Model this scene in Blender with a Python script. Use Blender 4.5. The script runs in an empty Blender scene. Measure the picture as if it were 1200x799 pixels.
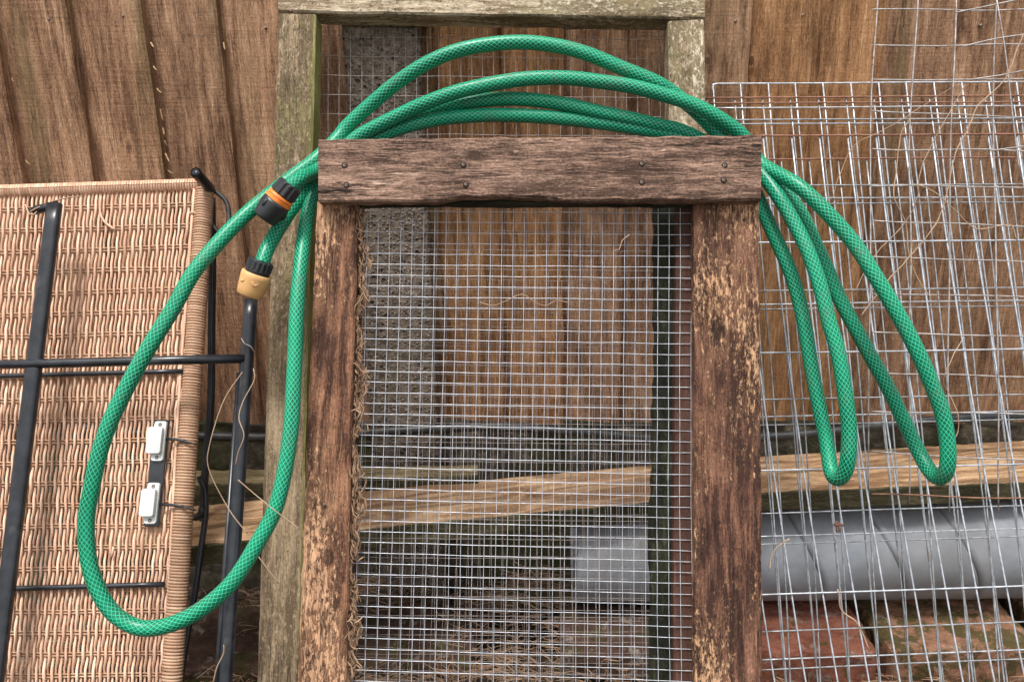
import bpy, math, random
import numpy as np
from mathutils import Vector, noise as mnoise

random.seed(7)
R = math.radians
S = bpy.context.scene
COL = S.collection

# ------------------------------------------------------------------ camera
PITCH, FPX, CAMZ = 17.0, 980.0, 0.85
cd = bpy.data.cameras.new('camera'); cam = bpy.data.objects.new('camera', cd); COL.objects.link(cam)
cd.sensor_width = 36.0; cd.lens = 36.0 * FPX / 1200.0
cd.clip_start = 0.02; cd.clip_end = 200
cam.location = (0, 0, CAMZ); cam.rotation_euler = (R(90 - PITCH), 0, 0)
S.camera = cam
# ------------------------------------------------------------------ sky, sun, exposure
SUN_EL, SUN_AZ = 74, 210          # sun high behind the photographer, soft (overcast)
w = bpy.data.worlds.new("World"); S.world = w; w.use_nodes = True
nt = w.node_tree; bg = nt.nodes['Background']
sky = nt.nodes.new('ShaderNodeTexSky'); sky.sky_type = 'NISHITA'; sky.sun_disc = False
sky.sun_elevation = R(SUN_EL); sky.sun_rotation = R(SUN_AZ)
sky.dust_density = 4.0; sky.ozone_density = 0.6; sky.air_density = 1.0
hs = nt.nodes.new('ShaderNodeHueSaturation'); hs.inputs['Saturation'].default_value = 0.12
nt.links.new(sky.outputs[0], hs.inputs['Color']); nt.links.new(hs.outputs[0], bg.inputs['Color'])
bg.inputs['Strength'].default_value = 0.10
sd = bpy.data.lights.new('sun', 'SUN'); sun = bpy.data.objects.new('sun', sd); COL.objects.link(sun)
sd.energy = 1.5; sd.angle = R(12); sd.color = (1.0, 0.96, 0.90)
el, az = R(SUN_EL), R(SUN_AZ)
to_sun = Vector((math.sin(az) * math.cos(el), math.cos(az) * math.cos(el), math.sin(el)))
sun.rotation_euler = to_sun.to_track_quat('Z', 'Y').to_euler()
S.view_settings.view_transform = 'Standard'; S.view_settings.look = 'None'
S.view_settings.exposure = 1.25; S.view_settings.gamma = 1.0

# ------------------------------------------------------------------ measuring helpers
_p = R(PITCH)
CF = np.array([0, math.cos(_p), -math.sin(_p)]); CU = np.array([0, math.sin(_p), math.cos(_p)])
CR = np.array([1.0, 0, 0]); CC = np.array([0, 0, CAMZ])
def ray(px, py): return CF + CR * ((px - 600) / FPX) + CU * ((399.5 - py) / FPX)
def P(px, py, D): return CC + ray(px, py) * D
def PY(px, py, Y): r = ray(px, py); return CC + r * (Y / r[1])
def PZ(px, py, z): r = ray(px, py); return CC + r * ((z - CAMZ) / r[2])
TILT = 7.8e-5
def FP(px, py, D, c=TILT): return P(px, py, D / (1 + c * (py - 400)))
def unit(v): v = np.asarray(v, float); return v / (np.linalg.norm(v) + 1e-12)
def lerp(a, b, t): return a + (b - a) * t
def nz(x, y=0.0, z=0.0): return mnoise.noise(Vector((x, y, z)))
U = random.uniform

# ------------------------------------------------------------------ mesh builder
class MB:
    def __init__(s): s.v = []; s.f = []; s.w = []; s.n = 0
    def add(s, verts, faces, wc=None):
        b = s.n; verts = [tuple(map(float, q)) for q in verts]
        s.v += verts; s.n += len(verts)
        s.w += [tuple(map(float, q)) for q in wc] if wc is not None else verts
        s.f += [tuple(i + b for i in f) for f in faces]
def wpos(o):
    v = Vector(o.location)
    while o.parent: o = o.parent; v += Vector(o.location)
    return v
def build(name, mb, mat, parent=None, smooth=True, **props):
    a = np.array(mb.v); c = (a.min(0) + a.max(0)) / 2
    me = bpy.data.meshes.new(name); me.from_pydata((a - c).tolist(), [], mb.f)
    at = me.attributes.new('wc', 'FLOAT_VECTOR', 'POINT')
    at.data.foreach_set('vector', np.array(mb.w, dtype=np.float32).ravel())
    me.polygons.foreach_set('use_smooth', [smooth] * len(mb.f)); me.materials.append(mat); me.update()
    o = bpy.data.objects.new(name, me); COL.objects.link(o)
    if parent: o.parent = parent; o.location = Vector(c) - wpos(parent)
    else: o.location = c
    for k, q in props.items(): o[k] = q
    return o
def thing(name, loc, label, cat, group=None):
    o = bpy.data.objects.new(name, None); o.empty_display_size = 0.05; COL.objects.link(o)
    o.location = tuple(map(float, loc)); o['label'] = label; o['category'] = cat
    if group: o['group'] = group
    return o

def spline(pts, step):
    """Catmull-Rom through pts (any dimension), resampled about every `step`"""
    p = [np.asarray(q, float) for q in pts]; p = [2 * p[0] - p[1]] + p + [2 * p[-1] - p[-2]]
    out = []
    for i in range(1, len(p) - 2):
        p0, p1, p2, p3 = p[i - 1:i + 3]
        n = max(1, int(np.linalg.norm((p2 - p1)[:3]) / step))
        for k in range(n):
            t = k / n
            out.append(.5 * (2 * p1 + (p2 - p0) * t + (2 * p0 - 5 * p1 + 4 * p2 - p3) * t * t + (3 * p1 - p0 - 3 * p2 + p3) * t ** 3))
    out.append(p[-2]); return out
def tube(mb, pts, r, seg=6, cap=True, flat=None, prof=None):
    pts = [np.asarray(q, float)[:3] for q in pts]; n = len(pts)
    rr = r if hasattr(r, '__len__') else [r] * n
    T = [unit(pts[min(i + 1, n - 1)] - pts[max(i - 1, 0)]) for i in range(n)]
    a = flat if flat is not None else (np.array([0, 0, 1.]) if abs(T[0][2]) < .9 else np.array([0, 1., 0]))
    N = unit(a - T[0] * a.dot(T[0])); V = []; W = []; L = 0; off = U(0, 50) if prof is None else 0
    for i in range(n):
        if i: L += np.linalg.norm(pts[i] - pts[i - 1])
        N = unit(N - T[i] * N.dot(T[i])); B = np.cross(T[i], N)
        for k in range(seg):
            if prof: y, z = prof[k]
            else: an = 2 * math.pi * k / seg; y, z = math.cos(an), math.sin(an)
            V.append(pts[i] + (N * y + B * z) * rr[i]); W.append((L + off, y * rr[i], z * rr[i]))
    F = [(i * seg + k, i * seg + (k + 1) % seg, (i + 1) * seg + (k + 1) % seg, (i + 1) * seg + k) for i in range(n - 1) for k in range(seg)]
    if cap: F += [tuple(range(seg))[::-1], tuple((n - 1) * seg + k for k in range(seg))]
    mb.add(V, F, W)
def lathe(mb, base, axis, prof, seg=24, rib=None, phase=0.0):
    """prof: list of (distance along axis, radius, rib depth)"""
    T = unit(axis); a = np.array([0, 1., 0]) if abs(T[1]) < .9 else np.array([1., 0, 0]); N = unit(a - T * a.dot(T)); B = np.cross(T, N)
    V = []; W = []
    for q in prof:
        s, r = q[0], q[1]; rd = q[2] if len(q) > 2 else 0
        for k in range(seg):
            an = 2 * math.pi * k / seg + phase; rk = r - (rd if k % 4 in (0, 1) else 0)
            V.append(base + T * s + (N * math.cos(an) + B * math.sin(an)) * rk); W.append((s, rk * math.cos(an), rk * math.sin(an)))
    n = len(prof)
    F = [(i * seg + k, i * seg + (k + 1) % seg, (i + 1) * seg + (k + 1) % seg, (i + 1) * seg + k) for i in range(n - 1) for k in range(seg)]
    F += [tuple(range(seg))[::-1], tuple((n - 1) * seg + k for k in range(seg))]
    mb.add(V, F, W)
def beam(mb, a1, b1, a2, b2, nrm, T, n=40, jit=.0006, bev=.0025, ny=5, edge=None, seed=0, wob=0.0):
    """board: front face a1-b1 at one end to a2-b2 at the other, nrm points to the back, T thick"""
    a1, b1, a2, b2 = (np.asarray(q, float) for q in (a1, b1, a2, b2)); nrm = unit(nrm)
    L = np.linalg.norm((a1 + b1 - a2 - b2) / 2); V = []; Wc = []
    for i in range(n + 1):
        t = i / n; a = lerp(a1, a2, t); b = lerp(b1, b2, t); W = np.linalg.norm(b - a); u = (b - a) / W
        ea = edge(t, 0) if edge else 0; eb = edge(t, 1) if edge else 0
        ring = [(ea + bev, 0)] + [(ea + (W - ea - eb) * k / ny, 0) for k in range(1, ny)] + [(W - eb - bev, 0), (W - eb, bev), (W - eb, T - bev), (W - eb - bev, T), (ea + bev, T), (ea, T - bev), (ea, bev)]
        for j, (y, z) in enumerate(ring):
            s = t * L; ax = unit(lerp(a2 - a1, b2 - b1, .5))
            d = jit * (nz(s * 60, y * 90 + seed * 9.1, z * 90) + .6 * nz(s * 240, y * 200 + seed, z * 200))
            dw = wob * nz(s * 5, seed * 3.3, 1.7)
            e = (jit * 1.4) * nz(s * 45, y * 30 + seed * 5, z * 40 + 3)
            V.append(a + u * (y + e + dw) + nrm * (z + d)); Wc.append((s + seed * 3.7, y + seed * 1.3, z))
    m = ny + 7
    F = [(i * m + k, (i + 1) * m + k, (i + 1) * m + (k + 1) % m, i * m + (k + 1) % m) for i in range(n) for k in range(m)]
    F += [tuple(range(m)), tuple(n * m + k for k in range(m))[::-1]]
    mb.add(V, F, Wc)
def box(mb, c, sx, sy, sz, ax=(1, 0, 0), up=(0, 0, 1), sub=1, jit=0.0, seed=0, bev=0.0):
    ax = unit(ax); up = np.asarray(up, float); up = unit(up - ax * up.dot(ax)); ay = np.cross(up, ax)
    idx = {}; V = []; W = []; F = []
    nx, ny_, nz_ = (max(1, int(round(sub * q / max(sx, sy, sz)))) for q in (sx, sy, sz))
    def vid(i, j, k):
        if (i, j, k) in idx: return idx[(i, j, k)]
        l = np.array([(i / nx - .5) * sx, (j / ny_ - .5) * sy, (k / nz_ - .5) * sz])
        ext = [i in (0, nx), j in (0, ny_), k in (0, nz_)]
        if bev and sum(ext) >= 2:
            for q, (lim, e) in enumerate(zip((sx, sy, sz), ext)):
                if e: l[q] -= math.copysign(bev * (.6 + .8 * abs(nz(l[0] * 40 + seed, l[1] * 40, l[2] * 40))), l[q])
        if jit: l = l + jit * np.array([nz(l[0] * 35 + seed, l[1] * 35, l[2] * 35), nz(l[0] * 35, l[1] * 35 + seed + 9, l[2] * 35), nz(l[0] * 35, l[1] * 35, l[2] * 35 + seed + 5)]) + jit * .5 * np.array([0, nz(l[0] * 120, l[2] * 120, seed), nz(l[0] * 120, l[1] * 120, seed)])
        idx[(i, j, k)] = len(V); V.append(np.asarray(c) + ax * l[0] + ay * l[1] + up * l[2]); W.append(l + seed); return idx[(i, j, k)]
    for i in range(nx):
        for j in range(ny_):
            F.append((vid(i, j, nz_), vid(i + 1, j, nz_), vid(i + 1, j + 1, nz_), vid(i, j + 1, nz_))); F.append((vid(i, j, 0), vid(i, j + 1, 0), vid(i + 1, j + 1, 0), vid(i + 1, j, 0)))
    for i in range(nx):
        for k in range(nz_):
            F.append((vid(i, 0, k), vid(i + 1, 0, k), vid(i + 1, 0, k + 1), vid(i, 0, k + 1))); F.append((vid(i, ny_, k), vid(i, ny_, k + 1), vid(i + 1, ny_, k + 1), vid(i + 1, ny_, k)))
    for j in range(ny_):
        for k in range(nz_):
            F.append((vid(0, j, k), vid(0, j, k + 1), vid(0, j + 1, k + 1), vid(0, j + 1, k))); F.append((vid(nx, j, k), vid(nx, j + 1, k), vid(nx, j + 1, k + 1), vid(nx, j, k + 1)))
    mb.add(V, F, W)
def rrect(a, b, n=3, r=.35):
    """rounded rectangle profile, half sizes a, b"""
    out = []; rr = min(a, b) * r * 2
    for cx, cy, s in ((a - rr, b - rr, 0), (-a + rr, b - rr, 90), (-a + rr, -b + rr, 180), (a - rr, -b + rr, 270)):
        for k in range(n + 1): an = R(s + 90 * k / n); out.append((cx + rr * math.cos(an), cy + rr * math.sin(an)))
    return out

# ------------------------------------------------------------------ node helper
class NM:
    def __init__(s, name, rough=.8, metal=0.0, spec=.5):
        s.m = bpy.data.materials.new(name); s.m.use_nodes = True; s.t = s.m.node_tree; s.b = s.t.nodes['Principled BSDF']
        s.b.inputs['Roughness'].default_value = rough; s.b.inputs['Metallic'].default_value = metal; s.b.inputs['Specular IOR Level'].default_value = spec
    def nd(s, ty, **k):
        n = s.t.nodes.new(ty)
        for a, v in k.items(): setattr(n, a, v)
        return n
    def ln(s, a, b):
        if hasattr(a, 'is_output'): s.t.links.new(a, b)
        elif isinstance(a, (tuple, list)) and len(a) == 3 and b.type == 'RGBA': b.default_value = (*a, 1)
        else: b.default_value = a
    def wc(s, sc=(1, 1, 1), off=(0, 0, 0)):
        n = s.nd('ShaderNodeAttribute', attribute_name='wc'); m = s.nd('ShaderNodeMapping'); s.ln(n.outputs['Vector'], m.inputs[0])
        m.inputs['Scale'].default_value = sc; m.inputs['Location'].default_value = off; return m.outputs[0]
    def noise(s, v, scale=1.0, det=4, rough=.55, dist=0.0):
        n = s.nd('ShaderNodeTexNoise'); s.ln(v, n.inputs['Vector']); n.inputs['Scale'].default_value = scale; n.inputs['Detail'].default_value = det
        n.inputs['Roughness'].default_value = rough; n.inputs['Distortion'].default_value = dist; return n.outputs['Fac']
    def vor(s, v, scale=1.0, feat='F1', out='Distance', rnd=1.0):
        n = s.nd('ShaderNodeTexVoronoi', feature=feat); s.ln(v, n.inputs['Vector']); n.inputs['Scale'].default_value = scale; n.inputs['Randomness'].default_value = rnd; return n.outputs[out]
    def math(s, op, a, b=0.0, c=0.0):
        n = s.nd('ShaderNodeMath', operation=op); s.ln(a, n.inputs[0]); s.ln(b, n.inputs[1]); s.ln(c, n.inputs[2]); return n.outputs[0]
    def rng(s, a, lo, hi, x=0.0, y=1.0):
        n = s.nd('ShaderNodeMapRange'); n.interpolation_type = 'SMOOTHSTEP'; s.ln(a, n.inputs[0])
        for i, q in enumerate((lo, hi, x, y)): n.inputs[i + 1].default_value = q
        return n.outputs[0]
    def ramp(s, f, stops):
        n = s.nd('ShaderNodeValToRGB'); e = n.color_ramp.elements; s.ln(f, n.inputs[0])
        while len(e) < len(stops): e.new(.5)
        for el_, (p, c) in zip(e, stops): el_.position = p; el_.color = (*c, 1)
        return n.outputs[0]
    def mix(s, f, a, b, mode='MIX'):
        n = s.nd('ShaderNodeMix', data_type='RGBA', blend_type=mode); s.ln(f, n.inputs[0]); s.ln(a, n.inputs[6]); s.ln(b, n.inputs[7]); return n.outputs[2]
    def xyz(s, v): n = s.nd('ShaderNodeSeparateXYZ'); s.ln(v, n.inputs[0]); return n.outputs
    def bump(s, h, dist, strength=1.0, prev=None):
        n = s.nd('ShaderNodeBump'); n.inputs['Strength'].default_value = strength; n.inputs['Distance'].default_value = dist; s.ln(h, n.inputs['Height'])
        if prev is not None: s.ln(prev, n.inputs['Normal'])
        s.t.links.new(n.outputs[0], s.b.inputs['Normal']); return n.outputs[0]
    def col(s, c): s.ln(c, s.b.inputs['Base Color'])
    def rand(s): return s.nd('ShaderNodeObjectInfo').outputs['Random']

def wood(name, dark, mid, light, ring=9.0, ringamt=.5, crack=.6, peel=None, peel_t=.55, lichen=None, lfade=None, knots=(), saw=0.0, bump=.0012, vary=.25, edge_green=0.0, rough=.85, fine=1.0):
    m = NM(name, rough, spec=.25)
    v = m.wc()
    kn = None
    if knots:
        x, y, z = m.xyz(v)
        for (kx, ky, kr) in knots:
            dx = m.math('MULTIPLY', m.math('SUBTRACT', x, kx), .45); dy = m.math('SUBTRACT', y, ky)
            d = m.math('SQRT', m.math('ADD', m.math('MULTIPLY', dx, dx), m.math('MULTIPLY', dy, dy)))
            g = m.math('DIVIDE', kr, m.math('ADD', d, kr * .25)); kn = g if kn is None else m.math('ADD', kn, g)
    warp = m.noise(m.wc((2.2, 14, 14)), 1, 3, .5, .4)
    rg = m.math('MULTIPLY', warp, ring)
    if kn is not None: rg = m.math('ADD', rg, m.math('MULTIPLY', kn, 1.1))
    rings = m.math('PINGPONG', rg, .5)
    rings = m.rng(rings, .0, .5)
    g1 = m.noise(m.wc((11, 165, 165)), 1, 8, .74, .3)
    g2 = m.noise(m.wc((70, 560, 560)), 1, 4, .65); g3 = m.noise(m.wc((260, 420, 420), (2, 2, 2)), 1, 4, .7)
    big = m.noise(m.wc((6, 12, 12), (3, 1, 2)), 1, 5, .6)
    f = m.math('ADD', m.math('MULTIPLY', rings, ringamt * .45), m.math('MULTIPLY', g1, .75)); f = m.math('ADD', f, m.math('MULTIPLY', m.math('SUBTRACT', g2, .5), .5 * fine))
    f = m.math('ADD', f, m.math('MULTIPLY', m.math('SUBTRACT', g3, .5), .55 * fine)); f = m.math('ADD', f, m.math('MULTIPLY', m.math('SUBTRACT', big, .5), .35 if saw else .7)); f = m.math('SUBTRACT', f, .1 + ringamt * .15)
    c = m.ramp(f, [(.12 if saw else .20, dark), (.40 if saw else .42, mid), (.62, light)])
    h = m.math('ADD', m.math('MULTIPLY', g1, .7), m.math('MULTIPLY', g2, .5)); h = m.math('ADD', h, m.math('MULTIPLY', g3, .3)); h = m.math('ADD', h, m.math('MULTIPLY', rings, .35 * ringamt))
    if peel:
        pn = m.noise(m.wc((75, 200, 200), (5, 0, 1)), 1, 9, .82, .2); pb = m.noise(m.wc((4, 10, 10), (1, 7, 1)), 1, 3, .5)
        pm = m.math('ADD', pn, m.math('MULTIPLY', m.math('SUBTRACT', pb, .5), .55)); pm = m.rng(pm, peel_t - .02, peel_t + .05)
        pc = m.ramp(g1, [(.3, peel[0]), (.62, peel[1])])
        p2 = m.rng(m.math('ADD', m.noise(m.wc((120, 300, 300), (8, 1, 1)), 1, 6, .75), m.math('MULTIPLY', m.math('SUBTRACT', pb, .5), .5)), peel_t + .06, peel_t + .12, 0, .8); pm = m.math('MAXIMUM', pm, p2)
        c = m.mix(pm, c, pc); h = m.math('SUBTRACT', h, m.math('MULTIPLY', pm, .55))
    if lichen:
        l1 = m.noise(m.wc((85, 150, 150), (2, 3, 4)), 1, 9, .78, .3); l2 = m.noise(m.wc((5, 16, 16), (9, 3, 4)), 1, 4, .6)
        l3 = m.noise(m.wc((14, 28, 28), (4, 8, 1)), 1, 4, .6)
        lm = m.rng(m.math('ADD', l1, m.math('MULTIPLY', m.math('SUBTRACT', l2, .5), .8)), .475, .53)
        if lfade: lm = m.math('MULTIPLY', lm, m.rng(m.xyz(v)[0], lfade[0], lfade[1], 1, .12))
        gc = m.mix(m.rng(l3, .4, .62), lichen[0], lichen[1])
        c = m.mix(m.math('MULTIPLY', lm, .78), c, gc)
        fl = m.noise(m.wc((110, 190, 190), (6, 2, 2)), 1, 6, .75); c = m.mix(m.rng(fl, .545, .60, 0, .45), c, light)
        sp = m.noise(m.wc((160, 260, 260)), 1, 4, .7); c = m.mix(m.rng(sp, .56, .70), c, lichen[2]); h = m.math('ADD', h, m.math('MULTIPLY', lm, .3))
    if saw:
        sw = m.noise(m.wc((260, 9, 9)), 1, 4, .7, .2); sb = m.noise(m.wc((22, 5, 5), (1, 1, 5)), 1, 3, .6)
        c = m.mix(m.rng(sw, .54, .72, 0, .45 * saw), c, m.mix(1, c, (.55, .5, .45), 'MULTIPLY'))
        c = m.mix(m.rng(sb, .45, .7, 0, .2 * saw), c, m.mix(1, c, (.62, .56, .5), 'MULTIPLY'))
        h = m.math('ADD', h, m.math('MULTIPLY', sw, .5 * saw))
    if edge_green:
        eg = m.noise(m.wc((1.6, 22, 22), (7, 2, 2)), 1, 4, .55); c = m.mix(m.rng(eg, .50, .72, 0, edge_green), c, (.105, .095, .035))
    # knots themselves
    for (kx, ky, kr) in knots:
        x, y, z = m.xyz(v)
        dx = m.math('MULTIPLY', m.math('SUBTRACT', x, kx), .8); dy = m.math('SUBTRACT', y, ky)
        d = m.math('SQRT', m.math('ADD', m.math('MULTIPLY', dx, dx), m.math('MULTIPLY', dy, dy))); d = m.math('ADD', d, m.math('MULTIPLY', m.math('SUBTRACT', g1, .5), kr * .8))
        c = m.mix(m.rng(d, kr * .7, kr * 1.25, .75, 0), c, m.mix(1, dark, (.7, .7, .75), 'MULTIPLY'))
    if crack:
        cr = m.noise(m.wc((5, 95, 95), (3, 5, 5)), 1, 3, .55, .25); cm = m.math('ABSOLUTE', m.math('SUBTRACT', cr, .5))
        gate = m.rng(m.noise(m.wc((9, 14, 14), (6, 6, 6)), 1, 3, .5), .5, .62); k = m.math('MULTIPLY', m.rng(cm, .004, .016, 1, 0), m.math('MULTIPLY', gate, crack))
        c = m.mix(k, c, (.018, .012, .009)); h = m.math('SUBTRACT', h, m.math('MULTIPLY', k, 1.2))
    if crack:
        c2 = m.math('ABSOLUTE', m.math('SUBTRACT', m.noise(m.wc((9, 330, 330), (1, 4, 5)), 1, 3, .6, .15), .5)); g4 = m.rng(m.noise(m.wc((16, 60, 60), (4, 6, 6)), 1, 4, .6), .47, .60)
        k2 = m.math('MULTIPLY', m.rng(c2, .008, .035, 1, 0), m.math('MULTIPLY', g4, .8 * crack)); c = m.mix(k2, c, m.mix(1, dark, (.45, .42, .42), 'MULTIPLY')); h = m.math('SUBTRACT', h, m.math('MULTIPLY', k2, .7))
    rnd = m.rand(); vv = m.math('ADD', 1 - vary / 2, m.math('MULTIPLY', rnd, vary))
    n = m.nd('ShaderNodeHueSaturation'); m.ln(c, n.inputs['Color']); m.ln(vv, n.inputs['Value']); m.col(n.outputs[0])
    m.bump(h, bump, 1.0)
    return m.m

FENCE = wood('fence_timber', (.15, .075, .042), (.43, .248, .145), (.68, .455, .30), ring=7, ringamt=.35, crack=.35, saw=.9, bump=.0018, vary=.3, edge_green=.4, knots=((69.7825, 68.948, .0045), (21.963, 21.275, .004)))
FENCE_O = wood('fence_timber_orange', (.16, .074, .032), (.43, .225, .105), (.66, .395, .205), ring=8, ringamt=.35, crack=.3, saw=.7, bump=.0018, vary=.2, edge_green=.2, knots=((75.0825, 74.225, .005),))
STAIN = wood('stained_frame_timber', (.050, .031, .026), (.105, .066, .053), (.19, .125, .10), ring=10, ringamt=.4, crack=.7, peel=((.27, .15, .09), (.46, .29, .18)), peel_t=.60, bump=.0018, vary=.1)
STAIN_BAR = wood('stained_bar_timber', (.075, .042, .030), (.32, .20, .145), (.62, .44, .335), ring=14, ringamt=.15, crack=1.0, peel=((.42, .25, .16), (.66, .47, .34)), peel_t=.60, bump=.0022, vary=.1,
                 knots=((.18 + 3.7, 1.3 + .022, .006), (.34 + 3.7, 1.3 + .09, .004)))
STAIN_L = wood('worn_frame_timber', (.065, .030, .020), (.27, .13, .075), (.46, .25, .145), ring=8, ringamt=.5, crack=.6, peel=((.40, .20, .11), (.66, .40, .24)), peel_t=.49, bump=.002, vary=.05, knots=((7.4 + .41, 2.6 + .030, .007),))
STAIN_R = wood('flaking_frame_timber', (.045, .021, .015), (.195, .092, .058), (.37, .195, .125), ring=9, ringamt=.4, crack=.6, peel=((.40, .20, .10), (.64, .39, .23)), peel_t=.53, bump=.002, vary=.05, knots=((11.1 + .15, 3.9 + .028, .009), (11.1 + .43, 3.9 + .045, .004)))
BATTEN = wood('red_batten_timber', (.055, .025, .018), (.085, .04, .028), (.14, .07, .048), ring=8, ringamt=.3, crack=.3, bump=.001)
LICHEN = wood('lichened_timber', (.24, .17, .105), (.56, .46, .33), (.80, .70, .54), ring=8, ringamt=.3, crack=.45, lichen=((.20, .155, .07), (.11, .085, .038), (.045, .037, .02)), bump=.0018, vary=.1)
LICHENF = wood('part_lichened_timber', (.13, .09, .055), (.33, .24, .15), (.52, .41, .28), ring=8, ringamt=.3, crack=.45, lichen=((.22, .18, .08), (.12, .095, .04), (.045, .037, .02)), lfade=(.30, .52), bump=.0018, vary=.1)
SHADE_DARK = wood('shade_dark_timber', (.012, .013, .008), (.04, .04, .022), (.09, .085, .05), ring=5, ringamt=.3, crack=.5, bump=.003, vary=0)  # near-black wood, shade put into the colour of two added strips
ALGAE = wood('algae_green_timber', (.20, .19, .06), (.34, .32, .13), (.48, .44, .24), ring=5, ringamt=.2, crack=.4, bump=.001, vary=.1)
PLANK = wood('sawn_plank_timber', (.24, .135, .07), (.46, .29, .165), (.64, .45, .28), ring=9, ringamt=.6, crack=.5, bump=.001, vary=.15, edge_green=.25, knots=((.35, .08, .006),))
PLANK_G = wood('old_plank_timber', (.13, .10, .05), (.28, .215, .12), (.42, .33, .2), ring=9, ringamt=.5, crack=.5, bump=.001, vary=.15, edge_green=.4)

def m_concrete():
    m = NM('aggregate_concrete', .9, spec=.2); v = m.wc()
    a = m.noise(v, 70, 8, .7); b = m.noise(v, 9, 4, .6); s_ = m.vor(v, 190); c0 = m.vor(v, 190, out='Color')
    c = m.ramp(a, [(.3, (.055, .042, .032)), (.5, (.20, .155, .12)), (.72, (.42, .35, .29))])
    st = m.ramp(m.xyz(c0)[0], [(0, (.13, .11, .10)), (.5, (.25, .20, .16)), (1, (.46, .40, .35))])
    c = m.mix(m.rng(s_, .25, .5, .75, 0), c, st)
    pits = m.vor(v, 75); c = m.mix(m.rng(pits, .12, .22, .85, 0), c, (.03, .026, .022))
    c = m.mix(m.rng(b, .5, .75, 0, .5), c, (.13, .12, .07)); m.col(c)
    h = m.math('ADD', m.math('MULTIPLY', a, .8), m.rng(s_, .1, .5, 1, 0)); h = m.math('SUBTRACT', h, m.rng(pits, .12, .25, 1.5, 0)); m.bump(h, .003, .9); return m.m
CONC = m_concrete()
def m_base():
    m = NM('mossy_concrete', .95, spec=.15); v = m.wc()
    a = m.noise(v, 45, 8, .72); b = m.noise(v, 7, 5, .6)
    c = m.ramp(a, [(.3, (.035, .028, .02)), (.5, (.11, .088, .066)), (.72, (.26, .215, .17))])
    c = m.mix(m.rng(b, .42, .6, 0, .75), c, (.055, .06, .022)); m.col(c); m.bump(a, .008, 1); return m.m
BASE = m_base()
def m_metal(name, c1, c2, rough=.42, metal=.55, c3=None):
    m = NM(name, rough, metal); v = m.wc(); a = m.noise(v, 60, 5, .65); c = m.mix(m.rng(a, .35, .65), c1, c2)
    if c3: c = m.mix(m.rng(m.noise(v, 14, 5, .7), .56, .66), c, c3)
    m.col(c); m.bump(a, .0003, .6); return m.m
GALV = m_metal('galvanised_wire', (.40, .43, .47), (.72, .76, .82), .40, .55)
GALV2 = m_metal('dull_galvanised_rod', (.24, .255, .265), (.50, .52, .545), .42, .5, (.24, .19, .15))
MESHM = m_metal('fine_galvanised_wire', (.42, .45, .50), (.74, .77, .83), .42, .45)
MESHD = m_metal('aged_mesh_wire', (.20, .165, .15), (.42, .37, .36), .6, .3)
RUST = m_metal('rusty_rod', (.19, .085, .055), (.33, .17, .115), .8, .1)
LOOSE = m_metal('dull_loose_wire', (.28, .24, .22), (.52, .49, .48), .55, .4, (.18, .10, .07))
BLACK = m_metal('black_painted_steel', (.010, .011, .014), (.022, .024, .030), .28, .0, (.04, .04, .042))
SCREW = m_metal('old_screw_head', (.12, .08, .06), (.32, .26, .22), .6, .5)
def m_plastic(name, c, rough=.4, c2=None, sc=60):
    m = NM(name, rough, 0); a = m.noise(m.wc(), sc, 5, .6); m.col(m.mix(m.rng(a, .4, .7), c, c2 or tuple(q * .7 for q in c))); m.bump(a, .0002, .5); return m.m
BPL = m_plastic('black_plastic', (.022, .024, .028), .38); ORG = m_plastic('orange_plastic', (.85, .24, .04), .4); TANP = m_plastic('faded_orange_plastic', (.72, .42, .18), .5, (.62, .34, .13), 25)
WHT = m_plastic('white_plastic', (.60, .63, .63), .35, (.50, .53, .51)); CABLE = m_plastic('black_rubber', (.018, .02, .022), .45, (.05, .05, .045))
PIPEM = NM('grey_duct_plastic', .42); _a = PIPEM.noise(PIPEM.wc(), 22, 6, .65); _b = PIPEM.noise(PIPEM.wc((1, 1, 1)), 5, 4, .6)
PIPEM.col(PIPEM.mix(PIPEM.rng(_b, .4, .7, 0, .6), PIPEM.mix(PIPEM.rng(_a, .35, .7), (.28, .305, .34), (.37, .39, .425)), (.16, .15, .14))); PIPEM.bump(_a, .0012, .5)
def m_hose():
    m = NM('green_braided_hose', .36, 0, .35); at = m.nd('ShaderNodeUVMap', uv_map='UVMap'); x, y, z = m.xyz(at.outputs[0])
    a = m.math('MULTIPLY', x, 1 / .0068); b = m.math('MULTIPLY', y, 11.0)
    l1 = m.math('PINGPONG', m.math('ADD', a, b), .5); l2 = m.math('PINGPONG', m.math('SUBTRACT', a, b), .5)
    d = m.math('MINIMUM', l1, l2); net = m.rng(d, .04, .12, 1, 0)
    n1 = m.noise(at.outputs[0], 6, 3, .5)
    base = m.mix(m.rng(n1, .3, .7), (.0, .085, .038), (.0, .19, .088))
    dn = m.noise(m.wc(), 26, 6, .7); dirt = m.rng(dn, .52, .68, 0, .35)
    m.col(m.mix(dirt, m.mix(m.math('MULTIPLY', net, .9), base, (.05, .62, .37)), (.10, .16, .10))); m.ln(m.rng(dn, .45, .65, .33, .55), m.b.inputs['Roughness'])
    m.b.inputs['Coat Weight'].default_value = .12; m.b.inputs['Coat Roughness'].default_value = .3
    m.bump(m.math('MULTIPLY', net, 1.0), .0004, .8); return m.m
HOSE = m_hose()
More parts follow.
